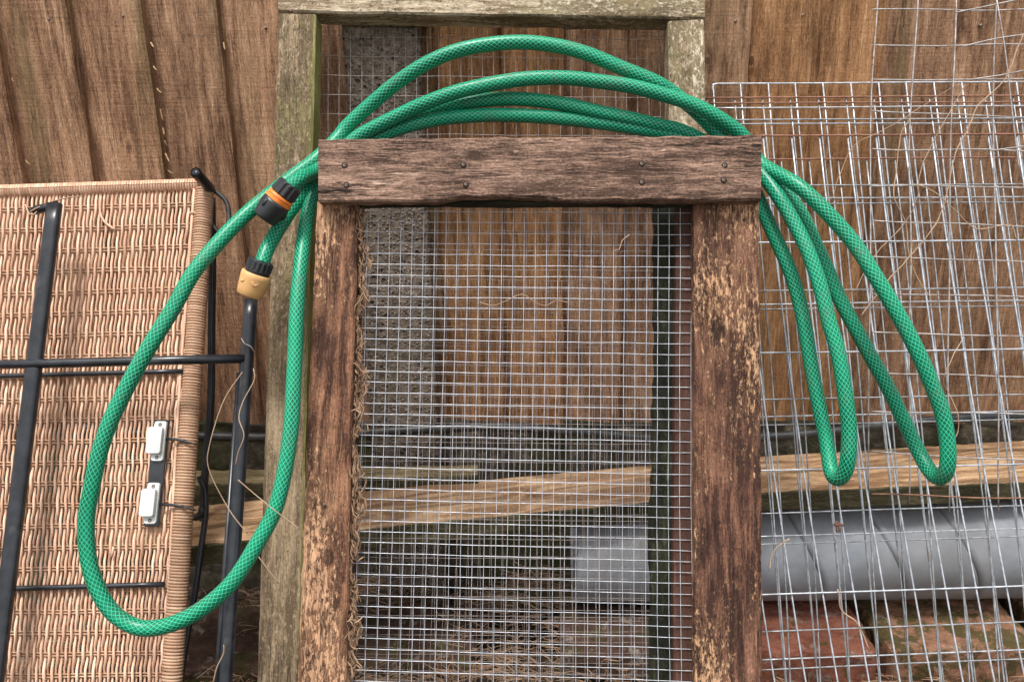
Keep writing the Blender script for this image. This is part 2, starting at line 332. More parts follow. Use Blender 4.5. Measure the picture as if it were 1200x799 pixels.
def m_rattan(name, dk, md, lt):
    m = NM(name, .62, spec=.35); v = m.wc((25, 250, 250)); a = m.noise(v, 1, 5, .6); b = m.noise(m.wc((9, 40, 40), (3, 3, 3)), 1, 3, .6)
    c = m.ramp(m.math('ADD', m.math('MULTIPLY', a, .5), m.math('MULTIPLY', b, .5)), [(.3, dk), (.48, md), (.66, lt)]); m.col(c); m.bump(a, .0006, .6); return m.m
RAT = m_rattan('rattan_cane', (.27, .13, .075), (.63, .385, .26), (.86, .63, .48)); RATD = m_rattan('darker_wrapping_cane', (.22, .12, .07), (.42, .25, .155), (.60, .41, .28))
STRAW = m_rattan('dry_straw', (.08, .04, .022), (.27, .16, .095), (.60, .43, .29)); VINE = m_rattan('dry_vine_stem', (.14, .08, .055), (.36, .24, .16), (.56, .43, .30))
def m_ground():
    m = NM('leafy_soil', .95, spec=.15); v = m.wc(); a = m.noise(v, 40, 9, .7); b = m.noise(v, 6, 4, .6)
    c = m.ramp(a, [(.3, (.022, .015, .010)), (.5, (.07, .047, .032)), (.72, (.17, .12, .08))]); c = m.mix(m.rng(b, .5, .65, 0, .6), c, (.05, .055, .015)); m.col(c); m.bump(a, .012, 1); return m.m
SOIL = m_ground()
def m_brick(name, c1, c2, moss):
    m = NM(name, .92, spec=.2); v = m.wc(); a = m.noise(v, 55, 8, .72); b = m.noise(v, 26, 8, .74, .3)
    c = m.ramp(a, [(.3, c1), (.65, c2)]); c = m.mix(m.rng(m.noise(v, 30, 6, .75, .3), .55, .63, 0, .7), c, (.34, .29, .24))
    c = m.mix(m.rng(b, .56 - moss * .12, .62 - moss * .1, 0, .85), c, (.07, .065, .02)); m.col(c); m.bump(m.math('ADD', a, b), .005, 1); return m.m
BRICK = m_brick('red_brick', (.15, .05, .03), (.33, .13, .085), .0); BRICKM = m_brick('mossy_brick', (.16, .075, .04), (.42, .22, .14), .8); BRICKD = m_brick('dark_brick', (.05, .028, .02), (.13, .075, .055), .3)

# ================================================================== SETTING
def ground():
    mb = MB(); xs = np.concatenate([np.linspace(-8, -1.3, 8), np.linspace(-1.2, 1.4, 120), np.linspace(1.5, 8, 8)]); ys = np.concatenate([np.linspace(-8, .5, 9), np.linspace(.6, 1.5, 50), np.linspace(1.7, 8, 7)])
    V = []; nx = len(xs)
    for y in ys:
        for x in xs: V.append((x, y, .012 * nz(x * 6, y * 6) + .006 * nz(x * 30, y * 30) - .006))
    F = [(j * nx + i, j * nx + i + 1, (j + 1) * nx + i + 1, (j + 1) * nx + i) for j in range(len(ys) - 1) for i in range(nx - 1)]
    mb.add(V, F); build('ground', mb, SOIL, kind='structure')
ground()

FY = 1.262      # fence plane
def fence():
    zb, zt = CAMZ - .515, CAMZ + 1.0
    f = thing('wooden_fence', (0, FY, 0), 'tall brown fence of overlapping upright feather-edge boards behind everything', 'fence')
    bx = [-260, -175, -88, -4, 83, 170, 258, 340, 425, 505, 583, 660, 735, 806, 878, 957, 1036, 1118, 1198, 1280, 1362]
    nails = {2: [(-30, 40)], 3: [(57, 23)], 4: [(144, 19)], 5: [(237, 42)], 6: [(311, 33)], 13: [(862, 25)], 14: [(941, 18)], 15: [(1024, 17)], 16: [(1098, 55)], 17: [(1150, 30)]}
    for i in range(len(bx) - 1):
        xl = PY(bx[i], 0, FY)[0]; xr = PY(bx[i + 1], 0, FY)[0]; z0 = PY(600, 0, FY)[2]
        def X(x, z): return x + .016 * (z0 - z) * 1.0
        mb = MB(); n = 70; V = []; W = []; off = i * 5.3; ra = U(-.003, .003)
        zbot = zb + U(-.006, .006)
        for k in range(n + 1):
            z = lerp(zbot, zt, k / n)
            e1 = .0012 * nz(z * 18, i * 3.1) + .0008 * nz(z * 70, i * 7.7) + ra * nz(z * 2, i)
            wl = X(xl - .018, z); wr = X(xr, z) + e1 + .0012 * nz(z * 120, i * 2.2) * (nz(z * 7, i * 5) > 0)
            wid = wr - wl
            for (t, yy) in ((0, 0.0), (.25, -.0045), (.5, -.010), (.75, -.015), (.965, -.0195), (1.0, -.0180), (1.0, -.002), (.5, .004), (0, .004)):
                V.append((wl + wid * t, FY + yy + .0012 * nz(z * 4, t * 2, i), z)); W.append((z + off, wid * t + off, yy))
        m = 9
        F = [(k * m + j, k * m + (j + 1) % m, (k + 1) * m + (j + 1) % m, (k + 1) * m + j) for k in range(n) for j in range(m)] + [tuple(range(m))[::-1], tuple(n * m + j for j in range(m))]
        mb.add(V, F, W); b = build('board', mb, FENCE_O if i in (9, 10, 14, 15) else FENCE, f, smooth=False)
        for (px, py) in nails.get(i, []):
            c = PY(px, py, FY - .016); nb = MB(); lathe(nb, c + np.array([0, .006, 0]), (0, -1, 0), [(0, .0022), (.0056, .0022), (.0064, .0018), (.0067, .0008)], 10); build('nail', nb, SCREW, b)
    # splinters on the ragged edge of one board
    return f
fence_o = fence()
mb = MB()
for (px, py) in ((177, 50), (184, 104), (188, 128), (191, 150), (194, 180), (197, 200), (180, 78), (193, 165), (262, 50), (14, 92), (30, 188)):
    c = PY(px, py, FY - .018); L = U(.009, .022); d = unit((U(.3, 1), -.7, U(-1.4, -.2)))
    tube(mb, [c, c + d * L * .6 + np.array([0, 0, -.001]), c + d * L], [.0011, U(.0005, .0014), .0002], 4)
build('splinters', mb, PLANK, fence_o, smooth=False, kind='stuff')

# concrete base under the fence
mb = MB(); box(mb, (0, FY + .02, (CAMZ - .52) / 2 - .03), 3.2, .05, CAMZ - .50 + .02, sub=160, jit=.006, seed=3); build('concrete_base_wall', mb, BASE, label='rough dark mossy concrete base wall beneath the fence boards, behind the black cable', category='wall')
# concrete post
a, b = PY(402, 35, 1.225), PY(492, 35, 1.225); mb = MB(); zt_ = CAMZ + .9; cx = (a[0] + b[0]) / 2; wd = b[0] - a[0]
def postx(z): return cx + .016 * (a[2] - z)
V = []; W = []; F = []; nr = 150; ring = [(-.5, .045), (-.5, .004), (-.46, 0), (-.3, 0), (-.1, 0), (.1, 0), (.3, 0), (.46, 0), (.5, .004), (.5, .045)]
for k in range(nr + 1):
    z = lerp(-.02, zt_, k / nr)
    for (t, d) in ring:
        V.append((postx(z) + t * wd * (1 - .03 * (z > 9)) + .0015 * nz(z * 40, t * 3, 2), 1.214 + d + .0018 * nz(z * 50, t * 9, 4) + .001 * nz(z * 130, t * 25), z)); W.append((postx(z) + t * wd, d, z))
m_ = len(ring); F = [(k * m_ + j, k * m_ + (j + 1) % m_, (k + 1) * m_ + (j + 1) % m_, (k + 1) * m_ + j) for k in range(nr) for j in range(m_)]
F += [tuple(range(m_))[::-1], tuple(nr * m_ + j for j in range(m_))]
mb.add(V, F, W); build('concrete_post', mb, CONC, label='grey pebbly concrete fence post seen through the wire mesh', category='post')

# ================================================================== THINGS LOW BEHIND
# pipe
def pipe():
    z0 = CAMZ - .692; Y = 1.150; r = .078; xl = PY(672, 640, Y)[0]; xr = 1.9
    def g(px): return PY(px, 640, Y - r)[0]
    gs = [g(965), g(1062), g(1152), g(1245), g(1340)]; ss = [xl, xl + .004] + [xl + (gs[0] - xl) * k / 6 for k in range(1, 6)]
    seg = 56; rings = []
    for q in ss[:2]: rings.append((q, r, 0))
    rings.append((xl + .012, r, 0)); rings.append((xl + .1, r, .5))
    gs = gs + [gs[-1] + .12 * k for k in range(1, 6)]
    for q in gs: rings += [(q - .05, r, 1), (q - .004, r + .001, 1), (q - .0014, r + .0006, 1), (q - .0011, r - .006, 1), (q + .0010, r - .006, 1), (q + .0013, r + .0016, 1), (q + .012, r + .0010, 1), (q + .014, r, 1)]
    V = []; W = []
    for (s, rr, sk) in rings:
        for k in range(seg):
            an = 2 * math.pi * k / seg; zz = math.sin(an); yy = -math.cos(an)
            x = s - sk * (.030 * zz + .012 * (zz ** 2))
            V.append((x, Y + yy * rr, z0 + zz * rr + (x - xl) * .012)); W.append((x, yy * rr, zz * rr))
    n = len(rings)
    F = [(i * seg + k, i * seg + (k + 1) % seg, (i + 1) * seg + (k + 1) % seg, (i + 1) * seg + k) for i in range(n - 1) for k in range(seg)]
    # open end with inner wall
    b = len(V)
    for (x, rr) in ((xl, r - .004), (xl + .25, r - .004)):
        for k in range(seg):
            an = 2 * math.pi * k / seg; V.append((x, Y - math.cos(an) * rr, z0 + math.sin(an) * rr)); W.append(V[-1])
    for k in range(seg):
        k2 = (k + 1) % seg; F.append((k, b + k, b + k2, k2)); F.append((b + k, b + seg + k, b + seg + k2, b + k2))
    mb = MB(); mb.add(V, F, W); o = build('drain_pipe', mb, PIPEM.m, label='fat grey ribbed drain pipe lying along the foot of the fence on bricks', category='pipe')
    o.data.polygons.foreach_set('use_smooth', [True] * len(o.data.polygons))
pipe()
# planks: rear one and the front one that comes nearer at the left
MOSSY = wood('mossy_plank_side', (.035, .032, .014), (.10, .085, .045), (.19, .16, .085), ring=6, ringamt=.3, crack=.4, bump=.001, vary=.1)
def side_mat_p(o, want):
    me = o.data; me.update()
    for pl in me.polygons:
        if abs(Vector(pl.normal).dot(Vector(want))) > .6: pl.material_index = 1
def flatplank(name, fl, fr, bl, br, T, mat, label, seed, group=None):
    """fl,fr,bl,br: pixel corners of the top face (front-left..) with z each"""
    q = [PZ(*c) for c in (bl, fl, br, fr)]; mb = MB()
    beam(mb, q[0], q[1], q[2], q[3], (0, 0, -1), T, n=60, jit=.0014, bev=.002, seed=seed, ny=8)
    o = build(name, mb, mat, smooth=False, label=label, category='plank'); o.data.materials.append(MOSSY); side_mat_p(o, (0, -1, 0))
    return o
zt1 = CAMZ - .552
flatplank('plank', (826, 580, zt1), (1330, 560, zt1), (826, 538, zt1), (1330, 508, zt1), .030, PLANK, 'pale sawn plank laid over the grey pipe, right of the front frame', 0)
flatplank('plank', (120, 650, CAMZ - .576), (820, 583, CAMZ - .576), (120, 602, CAMZ - .576), (820, 539, CAMZ - .576), .030, PLANK, 'pale sawn plank sloping across behind the fine mesh and the black tube', 0)
flatplank('plank', (120, 572, CAMZ - .563), (560, 557, CAMZ - .563), (120, 553, CAMZ - .563), (560, 544, CAMZ - .563), .022, PLANK_G, 'narrow weathered plank by the fence foot behind the black tube', 1)
# bricks
def brick(px, py, L, Wd, H, yaw, roll, mat, label, seed):
    zt = CAMZ - .772; c = PZ(px, py, zt); ax = np.array([math.cos(yaw), math.sin(yaw), math.sin(roll)])
    mb = MB(); box(mb, (c[0], c[1], zt - H / 2), L, Wd, H, ax=ax, sub=26, jit=.004, seed=seed, bev=.003)
    build('brick', mb, mat, smooth=False, label=label, category='brick', group='bricks under the grey pipe')
brick(925, 727, .215, .145, .066, .0, 0, BRICK, 'plain red brick just right of the front frame, under the pipe', 2)
brick(1103, 722, .218, .150, .070, .02, .03, BRICKM, 'mossy crumbling brick in the bottom right, under the pipe', 7)
brick(1285, 718, .2, .14, .066, .05, .02, BRICKM, 'mossy brick at the far right end under the pipe', 15)
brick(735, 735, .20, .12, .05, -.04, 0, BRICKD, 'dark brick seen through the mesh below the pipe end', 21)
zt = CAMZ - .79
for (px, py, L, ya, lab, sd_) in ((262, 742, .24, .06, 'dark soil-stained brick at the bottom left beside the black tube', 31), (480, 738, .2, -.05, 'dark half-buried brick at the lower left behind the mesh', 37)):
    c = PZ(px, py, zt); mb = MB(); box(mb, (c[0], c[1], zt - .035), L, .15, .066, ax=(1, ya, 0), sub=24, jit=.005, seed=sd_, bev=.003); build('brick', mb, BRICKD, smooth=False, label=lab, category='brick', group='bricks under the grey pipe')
# black cable along the base
mb = MB(); pts = [PY(x, y, 1.20) for x, y in ((100, 505), (240, 511), (330, 512), (420, 507), (500, 503), (580, 500), (680, 506), (770, 514), (890, 512), (960, 507), (1040, 498), (1110, 491), (1200, 487), (1320, 486))]
pts = spline(pts, .012); tube(mb, pts, .0072, 10); build('black_cable', mb, CABLE, label='thick black cable running level along the concrete base wall', category='cable')

# ================================================================== FRAMES
nF = -unit(np.cross(FP(700, 400, 1) - FP(500, 400, 1), FP(600, 300, 1) - FP(600, 500, 1)))
if nF[1] < 0: nF = -nF
GZ = .004
def toground(pa, pb):
    """extend the line pa->pb until it reaches the ground"""
    pa, pb = np.asarray(pa), np.asarray(pb); t = (pa[2] - GZ) / (pa[2] - pb[2]); return pa + (pb - pa) * t
def wiremesh(mb, tl, tr, bl, br, D, nxw, nyw, r, rdep, warp=.0006, seed=0, fn=None, c=TILT, skipv=0):
    """grid of welded wires over the pixel quad at plane D"""
    def pt(s, t):
        px = lerp(lerp(tl[0], tr[0], s), lerp(bl[0], br[0], s), t); py = lerp(lerp(tl[1], tr[1], s), lerp(bl[1], br[1], s), t)
        if fn: dx, dy = fn(s, t); px += dx; py += dy
        q = FP(px, py, D, c); d = warp * 4 * nz(s * 3 + seed, t * 3) + warp * nz(s * 14 + seed, t * 14, 2)
        return q + nF * (d + rdep * .5) + np.array([warp * nz(s * 9, t * 9, seed + 4), 0, warp * nz(s * 9, t * 9, seed + 8)])
    for i in range(nxw):
        s = (i + .0) / (nxw - 1); tube(mb, [pt(s + .0006 * nz(i * 3.3, k), k / 34) for k in range(35)], r, 4)
    for j in range(nyw):
        t = j / (nyw - 1); tube(mb, [pt(k / 26, t + .0005 * nz(j * 5.1, k)) + nF * r * 1.3 for k in range(27)], r, 4)

def hole(c, nrm, r, mat, parent, name='screw', proud=.0006):
    m = MB(); lathe(m, np.asarray(c) + unit(nrm) * .004, -unit(nrm), [(0, r), (.004 - proud, r), (.004 + proud, r * .8), (.004 + proud, r * .35), (.004 - .0004, r * .25)], 12); build(name, m, mat, parent)

# ---- back (lichened) frame
DB = 1.060
base = toground(FP(560, 300, DB), FP(560, 799, DB))
bf = thing('mesh_frame', base, 'weathered pale frame with green algae and lichen leaning on the fence, behind the front frame', 'frame', 'timber frames with wire mesh')
TB = .038
a1, b1 = FP(326, 16, DB), FP(370, 17, DB); a2, b2 = toground(a1, FP(301, 799, DB)), toground(b1, FP(351, 799, DB))
mb = MB(); beam(mb, a1, b1, a2, b2, nF, TB, n=90, jit=.0007, seed=0); o = build('stile', mb, LICHENF, bf, smooth=False); o.data.materials.append(ALGAE)
def side_mat(o, want):
    me = o.data; me.update()
    for pl in me.polygons:
        if Vector(pl.normal).dot(Vector(want)) > .6: pl.material_index = 1
side_mat(o, (1, 0, 0)); a1, b1 = FP(783, 25, DB), FP(825, 23, DB); a2, b2 = toground(a1, FP(797, 799, DB)), toground(b1, FP(845, 799, DB))
mb = MB(); beam(mb, a1, b1, a2, b2, nF, TB, n=90, jit=.0007, seed=1); build('stile', mb, LICHEN, bf, smooth=False)
mb = MB(); beam(mb, FP(326, -38, DB - .0), FP(326, 14, DB), FP(826, -30, DB - .0), FP(826, 22.5, DB), nF, TB, n=60, jit=.0007, seed=2, edge=lambda t, s: .0012 * nz(t * 9, s * 4)); o = build('top_rail', mb, LICHEN, bf, smooth=False); o.data.materials.append(ALGAE); side_mat(o, (0, 0, -1))
mb = MB(); wiremesh(mb, (372, 20), (784, 24), (356, 900), (794, 905), DB + TB + .001, 33, 40, .00036, .001, .0009, 5, fn=lambda s, t: (1.5 * math.sin(t * 9), 0)); build('wire_mesh', mb, MESHD, bf, kind='stuff')
for (px, py) in ((337, 25), (341, 12), (812, 12)): hole(FP(px, py, DB), nF, .0022, SCREW, bf, 'nail')
# a loose second sheet of mesh slumped between the frames
mb = MB(); wiremesh(mb, (420, 322), (800, 330), (392, 905), (806, 912), 1.082, 31, 48, .00028, .001, .0014, 11, fn=lambda s, t: (3 * math.sin(s * 7 + t * 3), 2.5 * math.sin(s * 4) + 5 * s * t)); build('wire_mesh_sheet', mb, MESHD, label='loose sheet of fine wire mesh slumped between the two timber frames', category='wire mesh')

mb = MB(); a1, b1 = FP(770, 240, 1.022), FP(798, 240, 1.022); a2, b2 = toground(a1, FP(763, 799, 1.022)), toground(b1, FP(797, 799, 1.022))  # added dark upright standing in for the shade on the rear stile
beam(mb, a1, b1, a2, b2, nF, .022, n=110, jit=.0025, seed=8, wob=.004); build('shade_strip', mb, SHADE_DARK, smooth=False, label='dark upright strip added for the shade seen through the mesh beside the right stile', category='post')
# ---- front frame
DS = .970
base = toground(FP(620, 300, DS), FP(620, 799, DS))
ff = thing('mesh_frame', base, 'dark brown flaking timber frame in front, its top bar holding the green hose', 'frame', 'timber frames with wire mesh')
TS = .019
a1, b1 = FP(371, 236, DS), FP(419, 238, DS); a2, b2 = toground(a1, FP(348, 799, DS)), toground(b1, FP(405, 799, DS))
mb = MB(); beam(mb, a1, b1, a2, b2, nF, TS, n=110, jit=.0011, seed=2, wob=.0015); stL = build('stile', mb, STAIN_L, ff, smooth=False, label='worn left stile, bleached orange brown')
a1, b1 = FP(813, 237, DS), FP(890, 236, DS); a2, b2 = toground(a1, FP(815, 799, DS)), toground(b1, FP(894, 799, DS))
mb = MB(); beam(mb, a1, b1, a2, b2, nF, TS, n=110, jit=.0009, seed=3, wob=.0006); stR = build('stile', mb, STAIN_R, ff, smooth=False, label='wide right stile with dark stain flaking off')
mb = MB()
def bar_edge(t, s):
    if s == 0: return .0008 * nz(t * 20, 1)
    x = t * 520 + 372; k = max(0, 1 - ((x - 585) / 75) ** 2) ** .8
    return .0055 * k + .0006 * nz(t * 25, 5)
DBAR = .9505
beam(mb, FP(373, 163, DBAR), FP(373, 236.5, DBAR), FP(892, 158, DBAR), FP(892, 235, DBAR), nF, .0185, n=150, jit=.0011, ny=8, edge=bar_edge, seed=1); bar = build('top_bar', mb, STAIN_BAR, ff, smooth=False)
DARKR = m_plastic('rusty_recess', (.03, .017, .012), .9)
for (px, py) in ((404, 194), (406, 217), (543, 193), (546, 216), (752, 192), (752, 213.5), (849, 194), (848, 211)):
    q = FP(px, py, DBAR); h_ = MB(); lathe(h_, q + nF * .004, -nF, [(0, .0036), (.0046, .0036), (.0048, .0028)], 14); build('screw_recess', h_, DARKR, bar); hole(q - nF * .0006, nF, .0022, SCREW, bar)
DARKH = m_plastic('nail_hole_rust', (.012, .008, .006), .9)
for (px, py, pr) in ((400, 280, stL), (412, 331, stL), (381, 593, stL), (377, 703, stL), (840, 271, stR), (843, 612, stR), (838, 722, stR), (872, 258, stR)):
    hole(FP(px, py, DS), nF, .0022, DARKH, pr, 'nail_hole', .0002)
mb = MB(); beam(mb, FP(418, 226, DS + .001), FP(418, 240.5, DS + .001), FP(813, 224, DS + .001), FP(813, 240, DS + .001), nF, .017, n=50, jit=.0012, seed=6); build('bar_shadow_strip', mb, SHADE_DARK, ff, smooth=False)  # added dark strip standing in for the shadow beneath the top bar
# red battens behind the mesh
DM = DS + TS + .0012
a1, b1 = FP(793, 225, DM + .0025), FP(845, 225, DM + .0025); a2, b2 = toground(a1, FP(789, 799, DM + .0025)), toground(b1, FP(845, 799, DM + .0025))
mb = MB(); beam(mb, a1, b1, a2, b2, nF, .021, n=60, jit=.0006, seed=4); build('batten', mb, BATTEN, ff, smooth=False, label='red-brown batten behind the mesh')
a1, b1 = FP(392, 225, DM + .0025), FP(424, 225, DM + .0025); a2, b2 = toground(a1, FP(375, 799, DM + .0025)), toground(b1, FP(412, 799, DM + .0025))
mb = MB(); beam(mb, a1, b1, a2, b2, nF, .021, n=60, jit=.0006, seed=5); build('batten', mb, BATTEN, ff, smooth=False, label='red-brown batten behind the mesh')
mb = MB(); wiremesh(mb, (392, 222), (822, 224), (370, 899), (828, 911), DM, 34, 55, .00039, .001, .0007, 1, fn=lambda s, t: (1.5 * math.sin(t * 5 + s * 2), 9 * (s - .5) * t * (1 - .4 * t)))
build('wire_mesh', mb, MESHM, ff, kind='stuff')
# dry grass caught beside the left stile
mb = MB(); rg = random.Random(4)
def flake(mb, c, L, w0, rg, spread=1.0):
    an = rg.gauss(math.pi / 2, .55 * spread); d = CR * math.cos(an) + CU * math.sin(an) + nF * rg.uniform(-.35, .35); d = unit(d); sdv = unit(np.cross(d, nF)) * rg.uniform(-.16, .16) * L
    pts = [c - d * L / 2, c - d * L * .15 + sdv, c + d * L * .2 + sdv * .9, c + d * L / 2]; tube(mb, pts, [w0 * .4, w0, w0 * .8, w0 * .25], 4, flat=nF)
for k in range(1500):
    t = rg.random() ** .9; y = lerp(245, 815, t); x0 = lerp(421, 406, t); wv = 9 + 5 * math.sin(y * .045) + 4 * math.sin(y * .13)
    if y < 300: wv *= .9
    c = FP(x0 + rg.random() ** 1.2 * wv, y, DS + rg.uniform(.004, .026)); flake(mb, c, rg.uniform(.005, .015), rg.uniform(.0003, .0011), rg, .8)
for k in range(26):
    y = rg.uniform(250, 790); c = FP(lerp(424, 408, (y - 245) / 555) + rg.uniform(-4, 14), y, DS - .001); flake(mb, c, rg.uniform(.008, .02), rg.uniform(.0004, .0013), rg, 1.6)
build('dried_grass', mb, STRAW, smooth=False, kind='stuff', label='dry brown grass and husks wedged along the left stile of the front frame', category='dried grass')

# ================================================================== HOSE
def hose():
    t = thing('garden_hose', P(600, 130, 1.03), 'green braided garden hose looped over the timber frame, with two tap connectors on its ends', 'garden hose')
    path = [(337, 220, .966), (352, 209, .980), (370, 201, 1.01), (395, 183, 1.030), (420, 160, 1.032), (468, 135, 1.025), (501, 120, 1.018), (535, 108, 1.014), (569, 100, 1.012), (603, 94, 1.012), (636, 91.5, 1.012), (670, 92, 1.012), (704, 96, 1.012), (738, 101, 1.012), (772, 109.5, 1.012), (810, 122, 1.013), (840, 137, 1.016), (868, 157, 1.024), (882, 177, 1.03), (893, 193, 1.025), (934, 217, .99), (966, 246, .975), (999, 283, .965), (1024, 321, .955), (1043, 352, .95), (1062, 386, .947), (1079, 420, .945), (1095, 458, .945), (1105, 486, .945), (1110, 515, .945), (1111, 538, .946), (1108, 554, .952), (1100, 560, .966), (1090, 552, .982), (1075, 526, 1.0), (1056, 486, 1.005), (1040, 453, 1.005), (1020, 417, 1.005), (1000, 380, 1.005), (984, 350, 1.007), (968, 313, 1.01), (955, 285, 1.013), (940, 253, 1.018), (918, 223, 1.027), (898, 207, 1.034),
            (875, 190, 1.042), (840, 172, 1.045), (800, 160, 1.043), (738, 149, 1.037), (687, 142, 1.035), (636, 137, 1.033), (586, 135, 1.033), (552, 136, 1.034), (518, 139, 1.035), (485, 146, 1.037), (451, 157, 1.042), (415, 175, 1.046), (385, 200, 1.04), (368, 226, 1.028), (360, 255, 1.01), (353, 305, .98), (348, 360, .96), (345, 430, .945), (340, 510, .93), (325, 588, .92), (301, 637, .913), (270, 684, .907), (230, 717, .905), (190, 734, .903), (156, 733, .903), (126, 710, .903), (106, 666, .903), (101, 613, .904), (109, 563, .905), (119, 522, .908), (135, 481, .912), (168, 418, .92), (203, 361, .935), (225, 322, .945), (250, 291, .957), (275, 264, .97), (300, 241, .983), (325, 221, .997), (350, 202, 1.01), (370, 187, 1.020), (395, 163, 1.034), (407, 148, 1.038), (434, 123, 1.035), (468, 95, 1.025), (501, 74, 1.02), (535, 60, 1.018), (576, 52, 1.018), (616, 50, 1.018), (657, 55, 1.018), (690, 64, 1.018), (724, 78, 1.019), (765, 95, 1.022), (786, 107, 1.029), (810, 126, 1.035), (830, 145, 1.037), (850, 165, 1.036), (875, 188, 1.03), (896, 208, 1.018), (914, 233, 1.003), (931, 262, .992), (947, 295, .98), (961, 335, .97), (971, 375, .965), (981, 409, .96), (987, 440, .958), (992, 473, .957), (995, 502, .957), (994, 534, .958), (990, 553, .964), (982, 561, .974), (974, 552, .988), (968, 515, 1.003), (961, 482, 1.007), (953, 442, 1.01), (947, 407, 1.012), (941, 372, 1.014), (932, 336, 1.018), (921, 306, 1.022), (901, 262, 1.034), (888, 232, 1.04), (868, 200, 1.044), (840, 175, 1.044),
            (800, 154, 1.040), (772, 147, 1.036), (738, 139, 1.032), (704, 132, 1.03), (670, 124, 1.029), (636, 118.5, 1.029), (603, 116, 1.03), (576, 117, 1.032), (540, 121, 1.036), (501, 131, 1.041), (460, 147, 1.046), (425, 168, 1.05), (395, 192, 1.048), (370, 212, 1.036), (350, 234, 1.018), (334, 256, 1.003), (321, 277, .992), (312, 294, .980), (306.5, 309, .973)]
    pts = spline([P(*q) for q in path], .0045); n = len(pts); seg = 20; r = .0087
    T = [unit(pts[min(i + 1, n - 1)] - pts[max(i - 1, 0)]) for i in range(n)]
    N = unit(np.cross(T[0], [0, 1, 0])); V = []; uvs = []; L = 0
    for i in range(n):
        if i: L += np.linalg.norm(pts[i] - pts[i - 1])
        N = unit(N - T[i] * N.dot(T[i])); B = np.cross(T[i], N)
        for k in range(seg): an = 2 * math.pi * k / seg; V.append(pts[i] + (N * math.cos(an) + B * math.sin(an)) * r)
        uvs.append(L)
    F = []; UV = []
    for i in range(n - 1):
        for k in range(seg):
            F.append((i * seg + k, i * seg + (k + 1) % seg, (i + 1) * seg + (k + 1) % seg, (i + 1) * seg + k)); UV += [(uvs[i], k / seg), (uvs[i], (k + 1) / seg), (uvs[i + 1], (k + 1) / seg), (uvs[i + 1], k / seg)]
    mb = MB(); mb.add(V, F); o = build('hose_tube', mb, HOSE, t)
    u = o.data.uv_layers.new(name='UVMap'); u.data.foreach_set('uv', np.array(UV, np.float32).ravel())
    # connector with the orange ring
    def conn(pA, pB, ring, body, scale=1.0):
        A, B = P(*pA), P(*pB); ax = unit(B - A); Ln = np.linalg.norm(B - A); s = Ln / .052
        c = MB()
        if body == 'black':
            lathe(c, A, ax, [(0, .0105), (0, .0128), (.001, .0138, .0), (.002 * s, .0145, .0012), (.016 * s, .0155, .0012), (.017 * s, .0140), (.018 * s, .012)], 48); nut = build('collar_nut', c, BPL, t, smooth=False)
            c = MB(); lathe(c, A + ax * .0175 * s, ax, [(0, .0135), (.0004, .0152), (.003, .0160), (.0034, .0148), (.0044, .0148), (.0048, .0163), (.0085, .0163), (.009, .014)], 36); build('locking_ring', c, ORG, t, smooth=False)
            c = MB(); lathe(c, A + ax * .0262 * s, ax, [(0, .013), (.0005, .0163), (.004, .0167), (.010, .0165), (.018, .0152), (.0235, .0148), (.0255, .0138), (.0255, .0105), (.012, .010)], 36); bd = build('connector_body', c, BPL, t)
            for da in (-.35, 1.9):
                side = unit(-nF * math.cos(da) + np.cross(ax, nF) * math.sin(da)); g = MB(); c0 = A + ax * .0365 * s + side * .0158; tube(g, [c0 - ax * .005, c0 - ax * .003, c0 + ax * .003, c0 + ax * .005], [.001, .0026, .0026, .001], 8, flat=side); build('grip_dimple', g, BPL, bd)
        else:
            lathe(c, A, ax, [(0, .0100), (0, .0125), (.001, .0138), (.002 * s, .0148, .0009), (.0125 * s, .0152, .0009), (.0135 * s, .0145), (.0145 * s, .0145), (.0185 * s, .0142), (.02 * s, .012)], 64); build('collar_nut', c, BPL, t, smooth=False)
            c = MB(); lathe(c, A + ax * .0175 * s, ax, [(0, .013), (.0004, .0166), (.001, .0173), (.006, .0174), (.012, .0170), (.020, .0160), (.0265, .0152), (.028, .0142), (.028, .011), (.012, .010)], 40); bd = build('connector_body', c, TANP, t)
            for da in (-.55, .45):
                side = unit(-nF * math.cos(da) + np.cross(ax, nF) * math.sin(da)); g = MB(); c0 = A + ax * .031 * s + side * .0158; lathe(g, c0, side, [(0, .0045), (.0012, .0042), (.0018, .0032), (.0012, .0018), (.0010, .0005)], 14); build('grip_dimple', g, TANP, bd)
    conn((341, 216, .965), (310, 256, .968), True, 'black'); conn((306.5, 305, .972), (291, 349, .978), True, 'tan')
hose()

